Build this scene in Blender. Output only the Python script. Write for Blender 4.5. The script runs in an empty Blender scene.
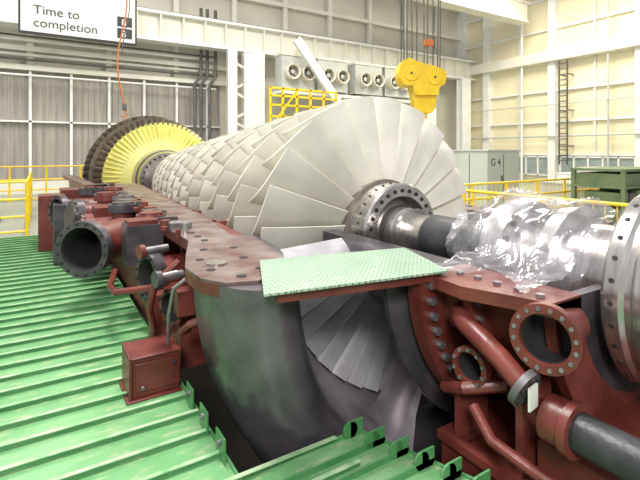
import bpy, math, random
from mathutils import Vector, Matrix, noise
random.seed(7)
AZ=0.94
AR=0.915
sc=bpy.context.scene
sc.view_settings.view_transform='Standard'
sc.view_settings.look='None'
M={}
# ---------------------------------------------------------------- materials
def mat(name,c1,c2=None,scale=4.0,rough=.5,metal=0.0,bump=0.0,bscale=None,detail=6,lo=.35,hi=.65,stretch=None,rvar=0,island=0):
    m=bpy.data.materials.new(name); m.use_nodes=True
    nt=m.node_tree; N=nt.nodes; L=nt.links
    b=N['Principled BSDF']
    b.inputs['Roughness'].default_value=rough; b.inputs['Metallic'].default_value=metal
    tc=N.new('ShaderNodeTexCoord'); mp=N.new('ShaderNodeMapping'); L.new(tc.outputs['Object'],mp.inputs['Vector'])
    if stretch: mp.inputs['Scale'].default_value=stretch
    if c2 is None: c2=tuple(x*.85 for x in c1)
    nz=N.new('ShaderNodeTexNoise'); nz.inputs['Scale'].default_value=scale; nz.inputs['Detail'].default_value=detail
    L.new(mp.outputs['Vector'],nz.inputs['Vector'])
    cr=N.new('ShaderNodeValToRGB'); cr.color_ramp.elements[0].position=lo; cr.color_ramp.elements[1].position=hi
    cr.color_ramp.elements[0].color=(*c1,1); cr.color_ramp.elements[1].color=(*c2,1)
    L.new(nz.outputs['Fac'],cr.inputs['Fac'])
    if island:
        ge=N.new('ShaderNodeNewGeometry'); mr=N.new('ShaderNodeMapRange'); mr.inputs['To Min'].default_value=1-island; mr.inputs['To Max'].default_value=1.0
        L.new(ge.outputs['Random Per Island'],mr.inputs['Value'])
        hs=N.new('ShaderNodeHueSaturation'); L.new(mr.outputs['Result'],hs.inputs['Value']); L.new(cr.outputs['Color'],hs.inputs['Color']); L.new(hs.outputs['Color'],b.inputs['Base Color'])
    else: L.new(cr.outputs['Color'],b.inputs['Base Color'])
    if rvar:
        mr=N.new('ShaderNodeMapRange'); mr.inputs['To Min'].default_value=rough-rvar; mr.inputs['To Max'].default_value=rough+rvar
        L.new(nz.outputs['Fac'],mr.inputs['Value']); L.new(mr.outputs['Result'],b.inputs['Roughness'])
    if bump:
        n2=N.new('ShaderNodeTexNoise'); n2.inputs['Scale'].default_value=bscale or scale*6; n2.inputs['Detail'].default_value=4
        L.new(mp.outputs['Vector'],n2.inputs['Vector'])
        bp=N.new('ShaderNodeBump'); bp.inputs['Strength'].default_value=bump; bp.inputs['Distance'].default_value=.02
        L.new(n2.outputs['Fac'],bp.inputs['Height']); L.new(bp.outputs['Normal'],b.inputs['Normal'])
    return m
M['steel']=mat('machined_steel',(.62,.60,.57),(.42,.39,.38),6,.24,.92,.05,stretch=(1,6,1),rvar=.08)
M['steel2']=mat('dull_steel',(.30,.28,.29),(.17,.155,.165),8,.40,.7,.1)
M['cast']=mat('dark_cast_steel',(.080,.070,.083),(.175,.155,.172),2.6,.30,.5,.15,rvar=.1)
M['cast2']=mat('dark_liner_steel',(.055,.05,.058),(.12,.105,.12),5,.32,.5,.1)
M['red']=mat('red_oxide_paint',(.095,.017,.013),(.16,.038,.029),4,.38,.0,.15)
M['redtop']=mat('worn_flange_face',(.10,.038,.032),(.22,.18,.17),4,.38,.3,.1)
M['blade']=mat('rotor_blade_coating',(.86,.83,.74),(.72,.69,.60),2.5,.33,.22,.03,island=.22)
M['vane']=mat('guide_vane_steel',(.66,.65,.66),(.50,.48,.50),5,.33,.5,island=.2)
M['drum']=mat('rotor_drum_steel',(.22,.20,.17),(.16,.14,.12),6,.45,.4)
M['yel']=mat('yellow_paint',(.85,.60,.02),(.75,.50,.02),5,.4)
M['yeldisc']=mat('yellow_lit_disc',(.95,.93,.30),(.84,.81,.24),4,.45,.0,island=.2)  # yellowish light on the disc face is put into this colour
M['brown']=mat('turbine_blade_metal',(.22,.17,.12),(.34,.29,.23),6,.4,.4,island=.5)
M['black']=mat('black_wrap',(.018,.018,.02),(.04,.04,.045),6,.45,0,.2)
M['hole']=mat('hole_shade',(.012,.011,.012),(.02,.02,.02),6,.8)  # near-black stands in for shade inside bolt holes and port mouths
M['cream']=mat('cream_steelwork',(.80,.78,.69),(.72,.70,.61),1.0,.5)
M['white']=mat('white_paint',(.84,.84,.82),(.76,.76,.74),2,.4)
M['grey']=mat('grey_paint',(.52,.54,.50),(.46,.48,.45),2,.45)
M['dkpipe']=mat('dark_service_pipe',(.07,.07,.07),(.13,.12,.11),4,.5)
M['wallg']=mat('grey_cladding',(.30,.275,.245),(.39,.36,.32),1.2,.6,stretch=(6,1,.6))
M['wallc']=mat('cream_cladding',(.84,.77,.55),(.78,.71,.50),.5,.6)
M['wallb']=mat('pale_upper_cladding',(.70,.67,.57),(.62,.59,.50),.6,.6)
M['floor']=mat('hall_floor_paint',(.28,.32,.26),(.38,.40,.34),.8,.35)
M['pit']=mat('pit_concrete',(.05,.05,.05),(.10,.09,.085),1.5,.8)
M['olive']=mat('olive_paint',(.10,.15,.07),(.16,.2,.1),3,.5)
M['cab']=mat('cabinet_paint',(.50,.53,.47),(.46,.49,.44),1,.4)
M['ink']=mat('sign_ink',(.03,.03,.035),(.04,.04,.04),3,.5)
M['glass']=mat('window_glass',(.25,.30,.30),(.35,.40,.40),1,.15,0)
M['orange']=mat('hoist_orange',(.6,.18,.04),(.5,.14,.03),4,.5)
M['tape']=mat('paper_tag',(.75,.74,.70),(.68,.66,.62),6,.7)

def deckmat(name,a,b,dirt,checker=False):
    m=bpy.data.materials.new(name); m.use_nodes=True
    nt=m.node_tree; N=nt.nodes; L=nt.links; bs=N['Principled BSDF']; bs.inputs['Roughness'].default_value=.34
    tc=N.new('ShaderNodeTexCoord')
    n1=N.new('ShaderNodeTexNoise'); n1.inputs['Scale'].default_value=1.6; n1.inputs['Detail'].default_value=8; L.new(tc.outputs['Object'],n1.inputs['Vector'])
    r1=N.new('ShaderNodeValToRGB'); r1.color_ramp.elements[0].color=(*a,1); r1.color_ramp.elements[1].color=(*b,1)
    r1.color_ramp.elements[0].position=.35; r1.color_ramp.elements[1].position=.65; L.new(n1.outputs['Fac'],r1.inputs['Fac'])
    mp=N.new('ShaderNodeMapping'); mp.inputs['Scale'].default_value=(2.2,7,1); L.new(tc.outputs['Object'],mp.inputs['Vector'])
    n2=N.new('ShaderNodeTexNoise'); n2.inputs['Scale'].default_value=2.3; n2.inputs['Detail'].default_value=9; n2.inputs['Roughness'].default_value=.75; L.new(mp.outputs['Vector'],n2.inputs['Vector'])
    r2=N.new('ShaderNodeValToRGB'); r2.color_ramp.elements[0].position=.52; r2.color_ramp.elements[1].position=.66; L.new(n2.outputs['Fac'],r2.inputs['Fac'])
    r2.color_ramp.elements[0].color=(0,0,0,1); r2.color_ramp.elements[1].color=(.85,.85,.85,1)
    mx=N.new('ShaderNodeMix'); mx.data_type='RGBA'; L.new(r2.outputs['Color'],mx.inputs['Factor']); L.new(r1.outputs['Color'],mx.inputs['A']); mx.inputs['B'].default_value=(*dirt,1)
    L.new(mx.outputs['Result'],bs.inputs['Base Color'])
    if checker:
        mp2=N.new('ShaderNodeMapping'); mp2.inputs['Rotation'].default_value=(0,0,.78); L.new(tc.outputs['Object'],mp2.inputs['Vector'])
        ck=N.new('ShaderNodeTexBrick'); ck.inputs['Scale'].default_value=16; ck.inputs['Mortar Size'].default_value=.04; ck.inputs['Brick Width'].default_value=.8; ck.inputs['Row Height'].default_value=.4
        L.new(mp2.outputs['Vector'],ck.inputs['Vector'])
        bp=N.new('ShaderNodeBump'); bp.inputs['Strength'].default_value=.8; bp.inputs['Distance'].default_value=.01
        L.new(ck.outputs['Fac'],bp.inputs['Height']); L.new(bp.outputs['Normal'],bs.inputs['Normal'])
        m2=N.new('ShaderNodeMix'); m2.data_type='RGBA'; L.new(ck.outputs['Fac'],m2.inputs['Factor']); L.new(mx.outputs['Result'],m2.inputs['A']); m2.inputs['B'].default_value=(a[0]*.45,a[1]*.5,a[2]*.45,1)
        L.new(m2.outputs['Result'],bs.inputs['Base Color'])
    return m
M['deck']=deckmat('green_deck_paint',(.095,.27,.10),(.165,.37,.165),(.38,.43,.24))
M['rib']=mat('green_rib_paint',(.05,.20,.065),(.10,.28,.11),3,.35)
M['ribtop']=mat('rib_edge_highlight',(.38,.52,.32),(.15,.36,.15),9,.4)  # pale green paints the highlight along the rib tops
M['plate']=deckmat('checker_plate_green',(.22,.34,.24),(.30,.41,.31),(.42,.45,.36),True)
def plastic():
    m=bpy.data.materials.new('clear_plastic_film'); m.use_nodes=True
    nt=m.node_tree; N=nt.nodes; L=nt.links
    for n in list(N):
        if n.type!='OUTPUT_MATERIAL': N.remove(n)
    out=[n for n in N if n.type=='OUTPUT_MATERIAL'][0]
    tr=N.new('ShaderNodeBsdfTransparent'); tr.inputs['Color'].default_value=(.96,.96,.98,1)
    gl=N.new('ShaderNodeBsdfGlossy'); gl.inputs['Roughness'].default_value=.14; gl.inputs['Color'].default_value=(.95,.95,1,1)
    df=N.new('ShaderNodeBsdfDiffuse'); df.inputs['Color'].default_value=(.75,.73,.76,1)
    m1=N.new('ShaderNodeMixShader'); m2=N.new('ShaderNodeMixShader'); m1.inputs['Fac'].default_value=.45
    L.new(gl.outputs[0],m1.inputs[1]); L.new(df.outputs[0],m1.inputs[2])
    nz=N.new('ShaderNodeTexNoise'); nz.inputs['Scale'].default_value=3.2; nz.inputs['Detail'].default_value=2; nz.inputs['Distortion'].default_value=1.2
    tc=N.new('ShaderNodeTexCoord'); L.new(tc.outputs['Object'],nz.inputs['Vector'])
    mr=N.new('ShaderNodeMapRange'); mr.inputs['From Min'].default_value=.45; mr.inputs['From Max'].default_value=.72; mr.inputs['To Min'].default_value=.14; mr.inputs['To Max'].default_value=.42
    L.new(nz.outputs['Fac'],mr.inputs['Value']); L.new(mr.outputs['Result'],m2.inputs['Fac'])
    L.new(tr.outputs[0],m2.inputs[1]); L.new(m1.outputs[0],m2.inputs[2]); L.new(m2.outputs[0],out.inputs['Surface'])
    return m
M['film']=plastic()
# ---------------------------------------------------------------- mesh builder
class B:
    def __init__(s,name): s.name=name; s.v=[]; s.f=[]; s.m=[]; s.mats=[]
    def add(s,vs,fs,mt):
        if mt not in s.mats: s.mats.append(mt)
        k=s.mats.index(mt); o=len(s.v); s.v+= [tuple(p) for p in vs]
        for f in fs: s.f.append(tuple(i+o for i in f)); s.m.append(k)
    def box(s,c,d,mt,rz=0,R=None):
        x,y,z=[a/2 for a in d]
        vs=[Vector((i*x,j*y,k*z)) for i in(-1,1) for j in(-1,1) for k in(-1,1)]
        if rz: R=Matrix.Rotation(rz,3,'Z')
        if R is not None: vs=[R@v for v in vs]
        vs=[v+Vector(c) for v in vs]
        s.add(vs,[(0,1,3,2),(4,6,7,5),(0,4,5,1),(2,3,7,6),(0,2,6,4),(1,5,7,3)],mt)
    def bx(s,x0,x1,y0,y1,z0,z1,mt): s.box(((x0+x1)/2,(y0+y1)/2,(z0+z1)/2),(abs(x1-x0),abs(y1-y0),abs(z1-z0)),mt)
    def beam(s,p,q,w,h,mt):
        p=Vector(p);q=Vector(q);d=(q-p);L=d.length; d.normalize()
        up=Vector((0,0,1)) if abs(d.z)<.95 else Vector((0,1,0))
        sx=d.cross(up).normalized(); u=sx.cross(d)
        R=Matrix((sx,d,u)).transposed()
        s.box((p+q)/2,(w,L,h),mt,R=R)
    def cyl(s,p,q,r0,mt,r1=None,seg=20,cap=True):
        p=Vector(p);q=Vector(q); r1=r0 if r1 is None else r1
        d=(q-p).normalized(); up=Vector((0,0,1)) if abs(d.z)<.9 else Vector((1,0,0))
        a=d.cross(up).normalized(); b=d.cross(a)
        vs=[]
        for c,r in((p,r0),(q,r1)):
            for i in range(seg):
                t=2*math.pi*i/seg; vs.append(c+a*(r*math.cos(t))+b*(r*math.sin(t)))
        fs=[(i,(i+1)%seg,seg+(i+1)%seg,seg+i) for i in range(seg)]
        if cap: fs+= [tuple(range(seg-1,-1,-1)),tuple(range(seg,2*seg))]
        s.add(vs,fs,mt)
    def rev(s,o,d,prof,mt,seg=32,a0=0,a1=2*math.pi,closed=False):
        o=Vector(o); d=Vector(d).normalized(); up=Vector((0,0,1)) if abs(d.z)<.9 else Vector((1,0,0))
        a=d.cross(up).normalized(); b=a.cross(d)
        full=abs(a1-a0-2*math.pi)<1e-6; n=seg if full else seg+1; k=len(prof)
        vs=[]
        for i in range(n):
            t=a0+(a1-a0)*i/seg
            for (u,r) in prof: vs.append(o+d*u+a*(r*math.cos(t))+b*(r*math.sin(t)))
        fs=[]
        kk=k if closed else k-1
        for i in range(seg):
            i2=(i+1)%n
            for j in range(kk):
                j2=(j+1)%k; fs.append((i*k+j,i*k+j2,i2*k+j2,i2*k+j))
        if closed and not full: fs+= [tuple(range(k)),tuple((n-1)*k+j for j in range(k-1,-1,-1))]
        s.add(vs,fs,mt)
    def tube(s,pts,r,mt,seg=10):
        P=[Vector(p) for p in pts]; vs=[];n=len(P); a=None
        for i,p in enumerate(P):
            d=(P[min(i+1,n-1)]-P[max(i-1,0)]).normalized()
            if a is None:
                up=Vector((0,0,1)) if abs(d.z)<.9 else Vector((1,0,0)); a=d.cross(up).normalized()
            else: a=(a-d*a.dot(d)).normalized()
            b=d.cross(a)
            for k in range(seg):
                t=2*math.pi*k/seg; vs.append(p+a*(r*math.cos(t))+b*(r*math.sin(t)))
        fs=[(i*seg+k,i*seg+(k+1)%seg,(i+1)*seg+(k+1)%seg,(i+1)*seg+k) for i in range(n-1) for k in range(seg)]
        fs+= [tuple(range(seg-1,-1,-1)),tuple((n-1)*seg+k for k in range(seg))]
        s.add(vs,fs,mt)
    def poly(s,pts,z0,z1,mt):
        n=len(pts); vs=[(x,y,z0) for x,y in pts]+[(x,y,z1) for x,y in pts]
        s.add(vs,[tuple(range(n-1,-1,-1)),tuple(range(n,2*n))]+[(i,(i+1)%n,n+(i+1)%n,n+i) for i in range(n)],mt)
    def bolts(s,o,d,R,n,r,h,mt,a0=0,a1=2*math.pi,seg=6):
        o=Vector(o); d=Vector(d).normalized(); up=Vector((0,0,1)) if abs(d.z)<.9 else Vector((1,0,0))
        a=d.cross(up).normalized(); b=a.cross(d)
        for i in range(n):
            t=a0+(a1-a0)*(i+.5)/n; c=o+a*(R*math.cos(t))+b*(R*math.sin(t))
            s.cyl(c-d*.01,c+d*h,r,mt,seg=seg)
    def done(s,smooth=True,ang=35,bevel=0):
        me=bpy.data.meshes.new(s.name); me.from_pydata(s.v,[],s.f); me.update()
        for k in s.mats: me.materials.append(M[k])
        me.polygons.foreach_set('material_index',s.m)
        if smooth:
            me.polygons.foreach_set('use_smooth',[True]*len(s.f)); me.set_sharp_from_angle(angle=math.radians(ang))
        me.update()
        ob=bpy.data.objects.new(s.name,me); sc.collection.objects.link(ob)
        if bevel:
            md=ob.modifiers.new('bevel','BEVEL'); md.width=bevel; md.segments=2; md.limit_method='ANGLE'; md.angle_limit=math.radians(50)
        return ob
Y=(0,1,0)
AX=(0,0,AZ)
RX=(0,0,AR)
LO=(math.pi,2*math.pi)
# ---------------------------------------------------------------- camera
cam=bpy.data.cameras.new('camera'); co=bpy.data.objects.new('camera',cam); sc.collection.objects.link(co)
co.location=(-3.07,-3.86,1.7); co.rotation_euler=(math.radians(90),0,-math.atan2(.528,.849))
cam.sensor_width=36; cam.lens=450/640*36; cam.shift_y=-88/640; cam.clip_end=200
sc.camera=co
# ---------------------------------------------------------------- rotor
def blade_row(b,s,rh,rt,n,ch0,ch1,st0,st1,mt,thick=.03,a0=0,a1=2*math.pi,camber=.12,nr=6,nc=6,sgn=1,lean=0,zc=AZ):
    for i in range(n):
        ph=a0+(a1-a0)*(i+.5)/n
        vs=[]
        for side in(1,-1):
            for ir in range(nr):
                t=ir/(nr-1); r=rh+(rt-rh)*t; c=ch0+(ch1-ch0)*t; st=math.radians(st0+(st1-st0)*t)
                er=Vector((math.cos(ph),0,math.sin(ph))); et=Vector((-math.sin(ph),0,math.cos(ph)))*sgn
                ad=Vector((0,1,0)); cd=ad*math.cos(st)+et*math.sin(st); nd=et*math.cos(st)-ad*math.sin(st)
                for ic in range(nc):
                    u=ic/(nc-1); w=u-.5
                    hth=thick*(1-.5*t)*.5*(math.sin(math.pi*min(max(u,.03),.97))**.6)
                    off=camber*c*(1-4*w*w)+side*hth
                    p=cd*(w*c)+nd*off
                    tx=p.dot(et); rr=math.sqrt(max(r*r-tx*tx,.01)) if t>.3 else r
                    p=p+er*rr; p.y+=lean*t
                    vs.append((p.x,p.y+s,p.z+zc))
        fs=[];h=nr*nc
        for ir in range(nr-1):
            for ic in range(nc-1):
                q=(ir*nc+ic,ir*nc+ic+1,(ir+1)*nc+ic+1,(ir+1)*nc+ic)
                fs.append(q); fs.append(tuple(h+k for k in reversed(q)))
        for ic in range(nc-1):
            k=(nr-1)*nc+ic; fs.append((k,k+1,h+k+1,h+k))
        for ir in range(nr-1):
            k=ir*nc; fs.append((k+nc,k,h+k,h+k+nc)); k=ir*nc+nc-1; fs.append((k,k+nc,h+k+nc,h+k))
        b.add(vs,fs,mt)
r=B('gas_turbine_rotor')
NS=12; s=0.0
stations=[]
for i in range(NS):
    t=i/(NS-1); rt=1.38*(1-t)+.82*t; rh=.50*(1-t)+.60*t
    stations.append((s,rh,rt,t)); s+=.80*(1-t)+.50*t
send=s-.25
for i,(y,rh,rt,t) in enumerate(stations):
    n=int(24*(1-t)+32*t); ch=.66*(1-t)+.40*t
    if i==0: blade_row(r,y,rh-.04,rt,22,.46,.70,32,58,'blade',thick=.05,sgn=1,lean=.05,camber=.15,zc=AR)
    else: blade_row(r,y,rh-.04,rt,n,ch*.66,ch*1.0,36,60,'blade',thick=.045,sgn=1,lean=.02,camber=.12,zc=AR)
prof=[(-.22,.0),(-.22,.50),(0,.50)]+[(y,rh) for y,rh,rt,t in stations]+[(send,.6),(send+.1,.52),(9.2,.5),(9.5,.7),(9.7,.8),(9.7,0)]
r.rev(RX,Y,prof,'drum',48)
r.rev(RX,Y,[(-.22,.47),(-.46,.47),(-.48,.455),(-.48,.345),(-.40,.335),(-.34,.32),(-.34,.2)],'steel',56)
r.bolts((0,-.48,AR),(0,-1,0),.40,26,.020,.008,'hole',seg=10)
for k in range(30):
    t=2*math.pi*k/30; cdir=Vector((math.cos(t),0,math.sin(t))); o=Vector((0,-.36,AR)); r.cyl(o+cdir*.46,o+cdir*.478,.012,'hole',seg=6)
r.rev(RX,Y,[(-.34,.32),(-.42,.25),(-.56,.235),(-.58,.20),(-.66,.20),(-.66,.24),(-.70,.24),(-.70,.19),(-.90,.19)],'steel',40)
r.rev(RX,Y,[(-.90,.19),(-.91,.21),(-1.60,.21),(-1.60,.2)],'black',40)
r.rev(RX,Y,[(-1.60,.2),(-1.64,.27),(-1.72,.27),(-1.72,.42),(-1.80,.43),(-1.88,.42),(-1.88,.29),(-2.02,.27),(-2.14,.30),(-2.14,.41),(-2.24,.42),(-2.24,.32),(-2.62,.32),(-2.62,.55),(-2.64,.565),(-2.71,.565),(-2.73,.545),(-2.76,.545),(-2.78,.565),(-2.88,.565),(-2.90,.55),(-2.90,.36),(-2.94,.36),(-3.4,.34),(-3.4,0)],'steel',80)
r.bolts((0,-2.90,AR),(0,-1,0),.46,20,.032,.03,'steel2',seg=10)
r.bolts((0,-1.88,AR),(0,-1,0),.36,18,.022,.015,'hole',seg=8)
for k in range(30):
    t=2*math.pi*k/30
    for yy in(-2.675,-2.83):
        cdir=Vector((math.cos(t),0,math.sin(t))); o=Vector((0,yy,AR))
        r.cyl(o+cdir*.55,o+cdir*.568,.014,'hole',seg=8)
yd=9.8
r.rev(RX,Y,[(yd-.60,.0),(yd-.60,.76),(yd-.46,.80),(yd-.46,.62),(yd-.34,.62),(yd-.34,.84),(yd-.1,.88),(yd,.9)],'steel',48)
r.bolts((0,yd-.60,AR),(0,-1,0),.68,28,.028,.02,'hole',seg=8)
r.rev(RX,Y,[(yd-.1,.86),(yd+.1,1.58),(yd+.25,1.60),(yd+.25,.8)],'yeldisc',64)
blade_row(r,yd+.02,.90,1.65,72,.10,.16,15,20,'yeldisc',thick=.02,camber=.05,nr=3,nc=3,zc=AR)
blade_row(r,yd+.75,.85,1.80,64,.3,.3,20,45,'brown',thick=.04,zc=AR)
r.rev(RX,Y,[(yd+.3,.8),(yd+.5,1.05),(yd+2.3,1.05),(yd+2.3,.2)],'brown',48)
blade_row(r,yd+1.8,.95,1.97,60,.3,.3,20,45,'brown',thick=.04,zc=AR)
r.rev(RX,Y,[(yd+1.2,1.25),(yd+1.2,1.86),(yd+1.24,1.86),(yd+1.24,1.25)],'brown',64)
r.done()
# ---------------------------------------------------------------- inlet bellmouth with guide vanes
b=B('inlet_bellmouth_housing')
arc=[(-1.2-.42*math.sin(t),1.95+.28*math.cos(t)) for t in [i*math.pi/14 for i in range(0,14)]]
prof=[(0.0,1.75),(-.3,1.80),(-.75,2.12),(-.95,2.23)]+arc+[(-1.02,1.60),(-.82,1.51),(-.6,1.45),(-.3,1.42),(0.0,1.42)]
b.rev(AX,Y,prof,'cast',72,*LO,closed=True)
prof=[(-.2,.76),(-.6,.76),(-1.0,.80),(-1.3,.90),(-1.5,1.02),(-1.62,1.14),(-1.66,1.24),(-1.70,1.24),(-1.74,1.05),(-1.74,.6),(-.2,.6)]
b.rev(AX,Y,prof,'cast2',56,*LO,closed=True)
blade_row(b,-.60,.74,1.47,22,.28,.42,46,52,'vane',thick=.03,a0=math.pi+.09,a1=2*math.pi-.09,camber=.07,sgn=-1)
for dg in(244,274,306,336):
    ph=math.radians(dg); vs=[]
    er=Vector((math.cos(ph),0,math.sin(ph))); et=Vector((-math.sin(ph),0,math.cos(ph)))
    sec=[(-.28,0),(-.2,.05),(-.05,.07),(.12,.05),(.26,.01),(.26,-.01),(.12,-.05),(-.05,-.07),(-.2,-.05)]
    for rr,k in((.74,.9),(1.1,.7),(1.4,.75),(1.72,1.1)):
        for u,w in sec:
            p=er*rr+et*w*k; vs.append((p.x,-1.10+u*k,p.z+AZ))
    n=len(sec); fs=[(i*n+j,i*n+(j+1)%n,(i+1)*n+(j+1)%n,(i+1)*n+j) for i in range(3) for j in range(n)]
    b.add(vs,fs,'cast')
b.done()
# ---------------------------------------------------------------- lower casing
c=B('turbine_lower_casing')
c.rev(AX,Y,[(0,1.50),(0,1.76),(.12,1.76),(.12,1.66),(7.6,1.35),(7.6,2.0),(9.3,2.05),(9.3,2.15),(12.6,2.3),(12.6,2.12),(7.8,1.95),(7.6,1.05),(0,1.48)],'red',48,*LO,closed=True)
for y,R in((.9,1.82),(1.9,1.82),(2.9,1.78),(4.0,1.72),(5.2,1.66),(6.4,1.6)):
    c.rev(AX,Y,[(y,1.3),(y,R),(y+.12,R),(y+.12,1.3)],'red',40,*LO,closed=True)
for sg in(-1,1):
    pts=[(1.62,0.0),(1.50,-.35),(1.62,-1.1),(1.78,-1.36),(2.0,-1.47),(2.18,-1.42),(2.27,-1.25),(2.28,-.95),(2.18,-.6),(2.02,-.1),(2.02,.8),(1.98,2.9),(1.86,5.0),(1.76,7.6),(2.2,7.6),(2.3,9.3),(2.45,12.6),(2.12,12.6),(1.98,7.9),(1.15,7.6),(1.48,1.0)]
    P=[(sg*x,y) for x,y in pts]
    if sg>0: P=P[::-1]
    c.poly(P,AZ-.07,AZ+.0,'red'); c.poly(P,AZ+.001,AZ+.02,'redtop')
    for i in range(38):
        y=-.15+i*.205; x=sg*(1.90-.028*max(y,0))
        c.cyl((x,y,AZ+.015),(x,y,AZ+.024),.032,'hole',seg=12)
    for x,y in((2.05,-1.33),(1.88,-1.22),(2.16,-1.1),(2.14,-.8),(1.86,-.9),(2.02,-.5),(1.8,-.55)):
        c.cyl((sg*x,y,AZ+.015),(sg*x,y,AZ+.024),.03,'hole',seg=12)
c.cyl((-2.08,-.98,AZ+.02),(-2.08,-.98,AZ+.035),.07,'steel',seg=20)
def port(p,d,R,L,mt='red',ring='steel2',open_=True,nb=12):
    p=Vector(p); d=Vector(d).normalized()
    prof=[(0,R*.82),(L-.10,R*.82),(L-.10,R*1.10),(L,R*1.10),(L,R*.86)]
    c.rev(p,d,prof[:3],mt,28); c.rev(p,d,prof[2:],ring,28)
    if open_: c.rev(p,d,[(L,R*.86),(L-.06,R*.80),(L-.6,R*.80),(L-.6,0)],'hole',28)
    else: c.rev(p,d,[(L,R*.86),(L+.03,R*.84),(L+.03,0)],ring,28)
    c.bolts(p+d*(L),d,R*.99,nb,.014,.015,'hole' if open_ else 'steel',seg=6)
port((-2.22,2.05,.68),(-.62,-.78,0),.27,.78,'red','cast2',True,16)
port((-1.7,.62,.55),(-1,-.25,.0),.20,.56,'red','cast2',True,14)
port((-1.75,2.75,.66),(-1,-.1,.0),.22,.85,'red','red',False,12)
port((-1.7,3.6,.7),(-1,-.3,.1),.22,1.05,'red','cast2',False,12)
port((-1.7,4.8,.70),(-1,-.4,.05),.24,1.25,'red','cast2',True,12)
port((-1.7,-.10,.50),(-1,-.4,0),.13,.56,'red','red',True,8)
port((-2.05,1.25,.8),(0,0,1),.14,.22,'red','red',False,8)
port((-2.15,2.5,.75),(0,0,1),.16,.27,'red','cast2',False,8)
port((-2.2,3.8,.75),(0,0,1),.16,.30,'red','red',False,8)
port((-2.3,5.0,.7),(0,0,1),.2,.36,'red','cast2',True,8)
c.bx(-2.36,-2.02,.80,1.15,.60,.98,'cast2'); c.bx(-2.34,-2.06,.84,1.11,.98,1.02,'red')
c.bx(-2.45,-2.0,2.8,3.2,.6,.95,'red'); c.bx(-2.75,-2.2,5.6,6.3,.3,1.0,'red')
c.bx(-2.9,-2.4,3.9,4.5,.02,.9,'cast2'); c.bx(-3.1,-2.7,5.1,5.6,.02,.95,'red')
c.bx(-2.14,-1.7,-.3,7.6,.0,.5,'red')
c.cyl((-2.2,-.42,.78),(-2.36,-.48,.78),.035,'steel2',seg=12); c.cyl((-2.33,-.47,.78),(-2.37,-.48,.78),.06,'cast2',seg=16)
c.cyl((-2.1,-.2,.72),(-2.30,-.27,.72),.035,'steel2',seg=12); c.cyl((-2.28,-.26,.72),(-2.32,-.27,.72),.06,'red',seg=16)
c.cyl((-2.1,.30,.84),(-2.33,.24,.84),.035,'steel2',seg=12); c.cyl((-2.31,.25,.84),(-2.35,.24,.84),.06,'red',seg=16)
c.bx(-2.22,-2.1,-.55,-.42,.50,.68,'red'); c.bx(-2.28,-2.12,.05,.2,.15,.5,'red')
c.tube([(-2.15,-.7,.85),(-2.28,-.66,.75),(-2.3,-.6,.55),(-2.28,-.5,.35),(-2.26,-.4,.02)],.014,'steel2')
c.tube([(-2.15,-.3,.85),(-2.33,-.3,.7),(-2.36,-.25,.5),(-2.3,-.1,.3),(-2.3,.1,.02)],.028,'red')
c.tube([(-2.2,.3,.5),(-2.5,.5,.45),(-2.5,.9,.4),(-2.4,1.3,.45)],.030,'red')
c.tube([(-2.1,-.9,.6),(-2.22,-.85,.55),(-2.24,-.7,.45),(-2.15,-.55,.4)],.025,'red')
for i in range(34):
    y=.1+i*.22+random.uniform(-.1,.1); x=-1.98+random.uniform(-.12,.12)+.02*i/4
    h=random.uniform(.03,.10); c.cyl((x,y,AZ+.02),(x,y,AZ+.02+h),random.uniform(.02,.05),random.choice(['steel','steel2','red','cast2','red']),seg=10)
for i in range(12):
    y=.5+i*.52; c.bx(-2.02-.02*i,-1.82,y,y+random.uniform(.1,.3),AZ+.02,AZ+random.uniform(.04,.09),random.choice(['red','cast2','steel2','red']))
c.done()
# ---------------------------------------------------------------- bearing housing
h=B('bearing_housing')
h.rev(AX,Y,[(-1.88,.62),(-1.88,1.14),(-1.78,1.14),(-1.78,.62)],'red',56,*LO,closed=True)
h.bolts((0,-1.88,AZ),(0,-1,0),1.06,34,.026,.035,'steel2',*LO)
h.bolts((0,-1.78,AZ),(0,1,0),1.06,34,.026,.035,'steel2',*LO)
h.rev(AX,Y,[(-2.12,.7),(-2.12,.97),(-2.06,.97),(-2.06,.7)],'red',56,*LO,closed=True)
h.rev(AX,Y,[(-2.58,.66),(-2.58,.90),(-2.52,.90),(-2.50,.82),(-1.88,.84),(-1.88,.66)],'red',48,*LO,closed=True)
h.rev(AX,Y,[(-2.56,.34),(-2.56,.68),(-2.50,.68),(-2.50,.34)],'cast2',48,*LO,closed=True)
h.bolts((0,-2.12,AZ),(0,-1,0),.92,34,.018,.025,'steel2',*LO)
for sg in(-1,1):
    P=[(sg*.66,-1.9),(sg*1.06,-1.9),(sg*1.08,-2.15),(sg*.98,-2.4),(sg*.93,-2.58),(sg*.66,-2.58)]
    if sg>0: P=P[::-1]
    h.poly(P,AZ-.06,AZ,'red'); h.poly(P,AZ+.001,AZ+.012,'red')
    for i in range(5): h.cyl((sg*.88,-1.97-i*.13,AZ),(sg*.88,-1.97-i*.13,AZ+.03),.024,'steel2',seg=6)
def hport(p,d,R,L,nb=12,ring='red'):
    h.rev(p,d,[(0,R*.70),(L-.05,R*.70),(L-.05,R),(L,R),(L,R*.72),(L-.02,R*.70)],ring,36)
    h.rev(p,d,[(L-.02,R*.70),(L-.2,R*.66),(L-.2,0)],'hole',36)
    h.bolts(Vector(p)+Vector(d).normalized()*L,d,R*.86,nb,.011,.012,'steel2')
hport((-.70,-2.52,.79),(-1,-.25,.05),.165,.34,16,'red')
hport((-.8,-2.14,.50),(-1,-.1,0),.11,.24,10,'red')
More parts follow.
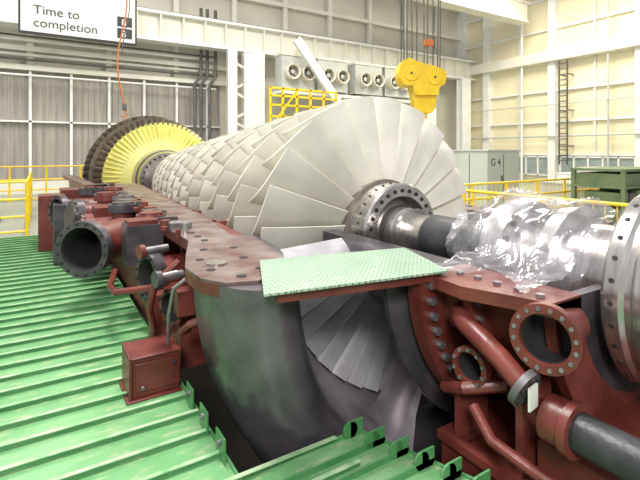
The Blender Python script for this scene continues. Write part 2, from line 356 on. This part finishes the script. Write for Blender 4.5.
h.tube([(-.85,-1.98,.74),(-.96,-2.02,.74),(-1.03,-2.14,.73),(-1.06,-2.26,.70),(-1.07,-2.38,.65),(-1.07,-2.52,.56)],.055,'red',16)
h.rev((-1.07,-2.51,.56),(.06,-1,-.45),[(0,.05),(0,.10),(.035,.10),(.035,0)],'steel2',24)
h.bolts((-1.068,-2.543,.546),(.06,-1,-.45),.078,8,.011,.012,'hole')
h.box((-1.075,-2.575,.53),(.085,.01,.11),'tape',rz=.15)
h.rev((-.86,-1.97,.74),(-1,-.1,0),[(0,.09),(.0,.12),(.04,.12),(.04,0)],'red',20)
h.cyl((-.98,-2.74,.42),(-.98,-3.4,.42),.09,'black',seg=28); h.rev((-.98,-2.60,.42),(0,-1,0),[(0,0),(0,.11),(.10,.11),(.10,.125),(.14,.125),(.14,.08)],'red',28)
h.tube([(-.98,-2.62,.42),(-.93,-2.5,.40),(-.85,-2.4,.34)],.075,'red',16)
h.bx(-.92,.92,-3.3,-2.5,.05,.24,'red'); h.bx(-1.02,1.02,-3.3,-1.95,-.35,.05,'red'); h.bx(-.95,.95,-3.25,-1.95,-2.2,-.36,'cast2')
h.bx(-1.06,-.8,-3.3,-1.95,.0,.05,'red'); h.bx(-1.1,1.1,-3.3,-1.95,-.42,-.36,'red')
for y in(-2.05,-2.45): h.bx(-1.0,-.75,y-.02,y+.02,-.0,.5,'red')
h.tube([(-1.04,-2.2,.3),(-1.08,-2.35,.20),(-1.08,-2.6,.18),(-1.08,-3.2,.15)],.03,'red')
h.tube([(-.9,-1.95,.30),(-1.04,-2.0,.32),(-1.06,-2.15,.38),(-.9,-2.3,.42)],.035,'red')
h.done()
# ---------------------------------------------------------------- checker plate + support
p=B('checker_plate_cover')
p.poly([(-2.12,-1.80),(-.98,-1.97),(-.76,-1.34),(-1.84,-1.13)],AZ+.035,AZ+.047,'plate')
p.beam((-2.02,-1.74,AZ+.005),(-1.0,-1.90,AZ+.005),.06,.055,'red')
p.beam((-1.82,-1.22,AZ+.005),(-.88,-1.41,AZ+.005),.06,.055,'red')
p.done(False)
# ---------------------------------------------------------------- plastic film on shaft
f=B('plastic_sheet_wrap')
def Rp(y):
    if y>-1.72: return .245+.215*max(0,min(1,(-1.36-y)/.34))
    if y>-2.25: return .462-.02*math.sin((y+1.88)/-.36*math.pi)
    return .462-.09*min(1,(-2.25-y)/.15)
nu,nv=70,90; vs=[]
for i in range(nu):
    y=-1.30-1.16*i/(nu-1)
    for j in range(nv):
        t=math.radians(-28+236*j/(nv-1)); R=Rp(y)
        n1=noise.noise(Vector((y*3+t*1.2,t*1.6,1))); n2=noise.noise(Vector((y*9-t*3,t*2.5,5)))
        rid=(1-abs(n2)*3)**3 if abs(n2)<.33 else 0
        R+=.02+n1*.03+rid*.018
        vs.append((R*math.cos(t),y+n1*.03,AR+R*math.sin(t)))
f.add(vs,[(i*nv+j,i*nv+j+1,(i+1)*nv+j+1,(i+1)*nv+j) for i in range(nu-1) for j in range(nv-1)],'film')
vs=[]; a,bn=40,26
for i in range(a):
    for j in range(bn):
        u=i/(a-1); v=j/(bn-1); y=-1.84-.62*u; x=-.52-(.38+.10*math.sin(u*7+.6))*v
        n1=noise.noise(Vector((x*5,y*5,2))); n2=noise.noise(Vector((x*8+y*4,y*8,7)))
        z=AZ+.05+max(n1*.035,-.025)+(.03*(1-abs(n2)*3)**2 if abs(n2)<.33 else 0)+.10*(1-v)**3
        vs.append((x,y+n1*.05,z))
f.add(vs,[(i*bn+j,i*bn+j+1,(i+1)*bn+j+1,(i+1)*bn+j) for i in range(a-1) for j in range(bn-1)],'film')
f.done(ang=180)
# ---------------------------------------------------------------- green deck
d=B('green_steel_deck')
d.bx(-10,-2.18,-6,6.9,-.05,0,'deck')
xe=lambda yy: -1.42-.4*(yy+1.66) if yy>-2.36 else -1.14
d.poly([(-2.18,-6),(-1.14,-6),(-1.14,-2.36),(-1.42,-1.66),(-2.18,-1.66)],-.05,0,'deck')
y=-5.9
while y<6.9:
    x1=-2.20 if y>-1.6 else -1.6
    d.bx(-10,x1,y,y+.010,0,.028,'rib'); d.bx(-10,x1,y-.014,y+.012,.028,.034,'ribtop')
    y+=.235
for k in range(9):
    yy=-1.68-.14*k; x1=xe(yy)
    if k: d.bx(-2.1+.05*(k%3),x1,yy-.006,yy+.006,0,.035,'rib')
    d.bx(x1-.09,x1,yy-.006,yy+.006,0,.095,'rib'); d.cyl((x1-.09,yy-.006,.045),(x1-.09,yy+.006,.045),.05,'rib',seg=18)
d.beam((-1.42,-1.66,-.11),(-1.14,-2.36,-.11),.02,.24,'rib'); d.bx(-2.18,-1.42,-1.67,-1.655,-.3,.02,'rib')
d.bx(-2.2,-2.185,-1.66,6.9,-.2,.015,'rib')
for k in range(3):
    d.bx(-2.225,-2.215,-1.52+.3*k,-1.38+.3*k,0,.14,'rib'); d.cyl((-2.24,-1.45+.3*k,.09),(-2.205,-1.45+.3*k,.09),.018,'steel2',seg=8)
d.done(False)
g=B('red_steel_block')
g.bx(-2.54,-2.22,-.58,-.30,.015,.28,'red'); g.bx(-2.56,-2.54,-.60,-.28,.0,.30,'red')
g.bx(-2.52,-2.22,-.595,-.58,.05,.25,'red'); g.bx(-2.56,-2.21,-.60,-.28,.28,.295,'red')
g.cyl((-2.47,-.61,.08),(-2.47,-.59,.08),.016,'steel2',seg=10); g.cyl((-2.26,-.61,.21),(-2.26,-.59,.21),.016,'hole',seg=10)
g.bx(-2.58,-2.21,-.62,-.28,0.0,.015,'red'); g.done(bevel=.005)
# ---------------------------------------------------------------- room
o=B('floor')
o.bx(-14,-2.4,6.9,18.1,-.06,0,'floor'); o.bx(2.6,22.3,-12,18.1,-.06,0,'floor'); o.bx(-2.4,2.6,13.2,18.1,-.06,0,'floor')
o.bx(-14,-10,-12,6.9,-.06,0,'floor'); o.bx(-10,2.6,-12,-6,-.06,0,'floor')
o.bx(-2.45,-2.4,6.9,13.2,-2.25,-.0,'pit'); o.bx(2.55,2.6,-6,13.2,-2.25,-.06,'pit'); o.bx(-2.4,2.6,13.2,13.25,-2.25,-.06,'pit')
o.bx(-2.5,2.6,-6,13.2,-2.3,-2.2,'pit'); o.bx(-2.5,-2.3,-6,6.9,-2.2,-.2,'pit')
o.done(False)
w=B('wall_back'); w.bx(-14,22.5,18.1,18.3,0,16,'wallb'); w.done(False)
w=B('wall_back_cladding')
w.bx(-14,4.6,18.0,18.1,0.5,5.0,'wallg')
x=-14
while x<4.6:
    w.bx(x,x+.05,17.96,18.0,.5,5.0,'wallg'); x+=.24
w.bx(-14,4.6,17.9,18.1,0,.5,'cream'); w.done(False)
t=B('trim_1')
for k in range(-7,6): t.bx(-3.41+1.46*k-.05,-3.41+1.46*k+.05,17.8,17.96,0,5.1,'white')
t.bx(-14,5,17.7,17.95,5.0,5.22,'cream'); t.bx(-14,5,17.6,17.95,5.75,5.95,'cream'); t.bx(-14,4.6,17.8,17.95,2.9,2.97,'white')
for k in range(-6,14): t.bx(-3.41+2.9*k-.12,-3.41+2.9*k+.12,17.75,17.95,5.2,16,'cream')
for z in(9.5,11.5,13.5): t.bx(-14,22.3,17.7,17.95,z,z+.2,'cream')
t.done(False)
w=B('wall_right'); w.bx(22.3,22.5,-12,18.3,0,16,'wallc'); w.done(False)
t=B('trim_2')
for k in range(-1,6):
    y=15.6-4.5*k
    if y<18: t.bx(21.9,22.3,y-.22,y+.22,0,16,'white')
    t.bx(22.15,22.3,y-2.25-.06,y-2.25+.06,1.6,16,'cream')
for z in(1.5,3.4,5.2,7.0,8.8,10.6): t.bx(22.1,22.3,-12,18.1,z,z+.10,'white')
t.bx(21.6,22.3,-12,18.1,6.9,7.5,'cream'); t.bx(22.0,22.3,17.4,18.1,0,16,'white'); t.done(False)
for k,(y0,y1) in enumerate(((11.3,15.2),(6.9,10.7),(2.4,6.2))):
    q=B('window_%d'%(k+1)); q.bx(22.2,22.28,y0,y1,.35,1.4,'glass')
    for i in range(6): yy=y0+(y1-y0)*i/5; q.bx(22.12,22.28,yy-.04,yy+.04,.3,1.45,'white')
    q.bx(22.12,22.28,y0,y1,.3,.38,'white'); q.bx(22.12,22.28,y0,y1,1.38,1.46,'white'); q.done(False)
l=B('wall_ladder')
for yy in(10.0,10.45): l.bx(21.6,21.68,yy,yy+.06,1.0,6.8,'dkpipe')
z=1.2
while z<6.7: l.bx(21.62,21.66,10.0,10.5,z,z+.05,'dkpipe'); z+=.3
for z in(2,4,6): l.bx(21.66,22.3,10.0,10.05,z,z+.06,'dkpipe'); l.bx(21.66,22.3,10.46,10.5,z,z+.06,'dkpipe')
l.done(False)
q=B('wall_service_pipes')
q.cyl((21.8,12.9,0),(21.8,12.9,12),.07,'white',seg=10); q.cyl((21.8,8.0,0),(21.8,8.0,12),.05,'grey',seg=10)
q.cyl((21.8,-5,2.6),(21.8,17,2.6),.05,'grey',seg=10); q.cyl((21.7,-5,4.4),(21.7,17,4.4),.03,'grey',seg=10); q.done()
q=B('crane_runway_girder')
q.bx(-6,21.8,16.6,16.66,6.6,7.7,'cream'); q.bx(-6,21.8,16.3,16.96,7.7,7.82,'white'); q.bx(-6,21.8,16.3,16.96,6.5,6.6,'white')
for k in range(28): q.bx(-5.5+k*.98,-5.44+k*.98,16.35,16.6,6.6,7.7,'cream')
q.bx(-6,21.8,16.55,16.7,7.82,7.92,'dkpipe'); q.done(False)
q=B('crane_bridge_beam')
q.bx(8.5,21.0,12.0,12.5,9.3,10.3,'cream'); q.bx(8.3,21.2,11.9,12.6,10.3,10.4,'cream'); q.bx(8.5,21.0,11.9,12.6,9.2,9.3,'cream')
q.bx(8.4,10.6,11.6,12.0,9.2,9.35,'yel'); q.done(False)
q=B('conduit_pipe_rack')
for k,(z,rr,m_) in enumerate(((5.38,.05,'dkpipe'),(5.55,.07,'grey'),(6.15,.06,'white'),(6.3,.04,'dkpipe'),(4.75,.04,'white'))):
    q.cyl((-8,17.5-.02*k,z),(4.2,17.5-.02*k,z),rr,m_,seg=8)
for x in(3.1,3.4,3.8): q.tube([(x,17.2,1.0),(x,17.2,4.9),(x+.3,17.2,5.3),(x+.3,17.2,8.5)],.08,'dkpipe',8)
q.done()
q=B('structural_column')
for x in(4.5,5.9): q.bx(x-.14,x+.14,16.0,16.4,0,6.48,'white'); q.bx(x-.22,x+.22,15.95,16.0,0,6.48,'white')
z=.4;k=0
while z<6.0:
    if k%2==0: q.beam((4.5,16.2,z),(5.9,16.2,z+.7),.08,.12,'cream')
    else: q.beam((5.9,16.2,z),(4.5,16.2,z+.7),.08,.12,'cream')
    z+=.7;k+=1
q.bx(5.1,5.9,16.0,16.35,1.0,6.4,'white'); q.done(False)
q=B('diagonal_brace'); q.beam((7.0,14.45,6.9),(9.9,14.45,3.4),.26,.28,'white'); q.beam((7.0,14.3,6.9),(9.9,14.3,3.4),.04,.40,'white'); q.done(False)
for x in(17.4,20.6):
    q=B('structural_column')
    q.bx(x-.2,x+.2,16.1,16.5,0,6.48,'white'); q.bx(x-.4,x+.4,16.05,16.12,0,6.48,'white'); q.bx(x-.4,x+.4,16.48,16.55,0,6.48,'white'); q.done(False)
for k,x in enumerate((6.6,8.6,10.9,12.9)):
    q=B('ventilation_fan_unit')
    q.bx(x,x+1.8,15.1,15.8,4.75,6.3,'grey'); q.bx(x-.05,x+1.85,15.05,15.85,6.3,6.4,'cream')
    for xx in(x+.47,x+1.32):
        q.rev((xx,15.1,5.5),(0,-1,0),[(0,.38),(.34,.38),(.38,.35),(.34,.29),(.05,.29),(.05,0)],'wallb',24)
        q.rev((xx,15.1,5.5),(0,-1,0),[(.05,.1),(.25,.1),(.28,0)],'grey',16)
        for j in range(6):
            a_=j*math.pi/3; q.beam((xx,14.92,5.5),(xx+.28*math.cos(a_),14.9,5.5+.28*math.sin(a_)),.12,.01,'dkpipe')
    q.bx(x+.1,x+1.7,15.15,15.7,4.6,4.75,'dkpipe'); q.done()
q=B('equipment_platform')
q.bx(6.4,16.2,14.9,15.85,4.46,4.6,'cream')
for x in(10.2,13,16): q.bx(x-.08,x+.08,15.0,15.16,0,4.46,'cream')
q.done(False)
q=B('access_scaffold_frame')
for x in(5.3,5.9,6.6,7.3,8.0,8.7): q.bx(x-.045,x+.045,13.6,13.69,0,4.5,'yel')
for z in(1.2,2.1,2.7,3.2,3.7,4.1,4.43): q.bx(5.3,8.7,13.6,13.69,z,z+.08,'yel')
q.beam((5.3,13.65,2.7),(6.6,13.65,4.4),.07,.07,'yel'); q.bx(5.3,8.7,13.7,14.1,2.65,2.7,'grey'); q.done(False)
q=B('crane_hook_block')
cx,cy=5.55,4.95
def xz(pts,y0,y1,mt,rz=-.5):
    n=len(pts); R=Matrix.Rotation(rz,3,'Z')
    vs=[R@Vector((x,y0,z)) for x,z in pts]+[R@Vector((x,y1,z)) for x,z in pts]
    vs=[v+Vector((cx,cy,-.06)) for v in vs]
    q.add(vs,[tuple(range(n)),tuple(range(2*n-1,n-1,-1))]+[(i,n+i,n+(i+1)%n,(i+1)%n) for i in range(n)],mt)
R_=Matrix.Rotation(-.5,3,'Z')
def L2(x,y,z): v=R_@Vector((x,y,0)); return (cx+v.x,cy+v.y,z-.06)
xz([(-.50,4.15),(-.35,4.22),(-.1,4.12),(.30,4.02),(.58,3.92),(.64,3.8),(.60,3.55),(.45,3.46),(.42,3.25),(-.2,3.25),(-.26,3.5),(-.50,3.52),(-.6,3.7),(-.6,4.0)],-.28,.28,'yel')
xz([(-.22,3.27),(.40,3.27),(.38,2.95),(.28,2.8),(-.08,2.78),(-.2,2.95)],-.18,.18,'yel')
q.cyl(L2(-.3,-.31,3.82),L2(-.3,-.25,3.82),.20,'yel',seg=24); q.cyl(L2(-.3,-.33,3.82),L2(-.3,-.25,3.82),.03,'dkpipe',seg=12)
q.cyl(L2(.32,-.31,3.72),L2(.32,-.25,3.72),.20,'yel',seg=24); q.cyl(L2(.32,-.33,3.72),L2(.32,-.25,3.72),.03,'dkpipe',seg=12)
q.cyl(L2(.1,0,2.85),L2(.1,0,2.55),.1,'yel',seg=14)
hk=[(.1,2.6),(.1,2.5),(.22,2.43),(.3,2.3),(.26,2.15),(.12,2.07),(-.03,2.13),(-.1,2.27)]
q.tube([L2(a_,0,b_) for a_,b_ in hk],.07,'dkpipe',10)
for i,xx in enumerate((-.50,-.42,-.34,-.20,-.08,.12,.2,.36,.48,.55)):
    q.cyl(L2(xx,0,3.9),L2(xx*1.1,(.1 if i%2 else -.1),9.1),.018,'dkpipe',seg=6)
xz([(.12,4.75),(.34,4.75),(.34,4.6),(.12,4.6)],-.1,.1,'orange')
q.done()
q=B('hoist_chain_hook')
pts=[(-1.2+.12*math.sin(i*.45),9.2,6.6-i*.24) for i in range(16)]
q.tube(pts,.022,'orange',6); q.tube([(-1.1+.1*math.sin(i*.4),9.25,6.6-i*.2) for i in range(12)],.015,'dkpipe',6)
x0,_,z0=pts[-1]; q.cyl((x0,9.2,z0),(x0,9.2,z0-.18),.06,'dkpipe',seg=10)
q.tube([(x0,9.2,z0-.15),(x0+.06,9.2,z0-.22),(x0+.08,9.2,z0-.3),(x0,9.2,z0-.38),(x0-.08,9.2,z0-.33)],.02,'orange',8); q.done()
q=B('hanging_sign_board')
q.bx(-3.62,-.35,12.0,12.1,5.22,6.9,'ink'); q.bx(-3.56,-.41,11.98,12.0,5.28,6.84,'white')
q.bx(-.95,-.5,11.97,11.98,5.4,5.72,'ink'); q.bx(-.95,-.5,11.97,11.98,5.78,6.1,'ink')
for x in(-3.2,-.7): q.cyl((x,12.05,6.9),(x,12.05,12),.02,'dkpipe',seg=6)
so=q.done(False)
def text(s_,loc,size,m_,parent,rz=0,name='lettering'):
    cu=bpy.data.curves.new(name,'FONT'); cu.body=s_; cu.size=size; cu.extrude=.002; cu.materials.append(M[m_])
    ob=bpy.data.objects.new(name,cu); sc.collection.objects.link(ob); ob.location=loc; ob.rotation_euler=(math.pi/2,0,rz); ob.parent=parent
text('Time to\ncompletion',(-3.25,11.97,5.82),.38,'ink',so)
text('8',(-.83,11.96,5.44),.3,'white',so); text('8',(-.83,11.96,5.81),.3,'white',so)
q=B('electrical_cabinet')
q.bx(8.0,9.5,4.7,6.0,.08,1.72,'cab'); q.bx(7.96,9.54,4.66,6.04,0,.08,'ink'); q.bx(7.97,9.53,4.67,6.03,1.72,1.77,'cab')
q.bx(8.73,8.75,4.69,4.7,.12,1.64,'ink'); q.bx(8.62,8.67,4.66,4.7,.8,1.0,'dkpipe')
q.bx(7.99,8.0,5.34,5.36,.12,1.64,'ink'); qc=q.done(bevel=.01)
text('G 4',(8.15,4.695,1.3),.3,'ink',qc)
def rail(name,p0,p1,n,mesh=False,h_=1.1):
    q=B(name); p0=Vector((*p0,0)); p1=Vector((*p1,0))
    for i in range(n+1):
        p=p0.lerp(p1,i/n); q.cyl(p,p+Vector((0,0,h_)),.03,'yel',seg=10)
    for z in(.1,.4,.75,h_): q.cyl(p0+Vector((0,0,z)),p1+Vector((0,0,z)),.025,'yel',seg=8)
    if mesh:
        L_=(p1-p0).length; k=int(L_/.14)
        for i in range(k): p=p0.lerp(p1,i/k); q.cyl(p+Vector((0,0,.1)),p+Vector((0,0,h_)),.008,'yel',seg=5)
    q.done()
rail('safety_railing',(-9.5,7.0),(-3.3,7.0),6)
rail('safety_railing',(-3.3,7.1),(-3.3,12.5),5)
rail('safety_railing',(3.0,-1.5),(3.0,5.5),5,True,1.05)
rail('safety_railing',(3.2,2.2),(12,2.2),8,True,1.05)
rail('safety_railing',(-5,14.5),(4.5,14.5),9,False,1.2)
q=B('storage_rack')
for x in(6.9,8.9):
    for y in(.6,1.6): q.bx(x-.04,x+.04,y-.04,y+.04,0,1.35,'olive')
for z in(.25,.6,.95,1.3): q.bx(6.85,8.95,.55,1.65,z,z+.05,'olive')
for i in range(6): q.bx(6.95+.32*i,7.2+.32*i,.65,1.4,.3,.3+random.uniform(.15,.28),random.choice(['olive','grey','cast'])); q.bx(6.95+.32*i,7.2+.32*i,.65,1.4,.65,.65+random.uniform(.15,.28),random.choice(['olive','grey','dkpipe']))
q.bx(6.9,8.9,.6,1.6,1.0,1.25,'olive')
q.done(False)
for nm,loc,sz,m_ in(('equipment_crate',(11.5,4.2,.35),(1.6,1,.7),'grey'),('equipment_crate',(13.6,5.0,.45),(1.4,1,.9),'white'),('equipment_crate',(15.5,3.6,.4),(1.5,1.2,.8),'olive'),('equipment_crate',(12.5,8,.4),(2,1,.8),'red'),('equipment_crate',(17.5,6.2,.5),(1.5,1.2,1.0),'wallb')):
    q=B(nm); q.box(loc,sz,m_)
    for sx in(-1,1): q.box((loc[0]+sx*sz[0]*.42,loc[1]-sz[1]/2-.02,loc[2]),(.08,.04,sz[2]),'dkpipe')
    q.box((loc[0],loc[1],loc[2]+sz[2]/2+.02),(sz[0]+.06,sz[1]+.06,.04),m_); q.done(False)
for k in range(4):
    q=B('machined_part_on_stand'); x=-8.6+1.3*k; y=9+.4*(k%2)
    q.bx(x,x+.8,y,y+.6,.0,.1,'olive'); q.bx(x+.05,x+.1,y+.05,y+.1,.1,.5,'olive'); q.bx(x+.7,x+.75,y+.05,y+.1,.1,.5,'olive'); q.bx(x,x+.8,y,y+.6,.5,.56,'grey')
    q.rev((x+.4,y+.3,.56),(0,0,1),[(0,.0),(0,.25),(.08,.25),(.08,.14),(.3,.14),(.3,0)],random.choice(['steel2','red','white']),20); q.done()
# ---------------------------------------------------------------- lighting
wd=bpy.data.worlds.new('hall_ambient'); sc.world=wd; wd.use_nodes=True
bg=wd.node_tree.nodes['Background']; bg.inputs[0].default_value=(.97,.97,1,1); bg.inputs[1].default_value=.62
def area(name,loc,size,e,col,rot=(0,0,0),sy=None):
    l=bpy.data.lights.new(name,'AREA'); l.shape='RECTANGLE'; l.size=size; l.size_y=sy or size; l.energy=e; l.color=col
    ob=bpy.data.objects.new(name,l); sc.collection.objects.link(ob); ob.location=loc; ob.rotation_euler=rot
area('unseen_area_light',(-2.5,0,9),2.0,1150,(1,.97,.92))  # unseen area lights added overhead to light the hall, without fixtures
area('unseen_area_light',(4,8,11),4,1400,(1,.96,.86))
area('unseen_area_light',(-5,12,11),4,900,(1,.96,.88))
area('unseen_area_light',(16,8,11),5,1700,(1,.93,.75))  # added out of view to wash the right wall with warm light
area('unseen_area_light',(-6,-8,6),2.0,850,(1,.98,.95),(math.radians(60),0,math.radians(-38)))  # tilted key light added behind the camera to brighten the rotor front
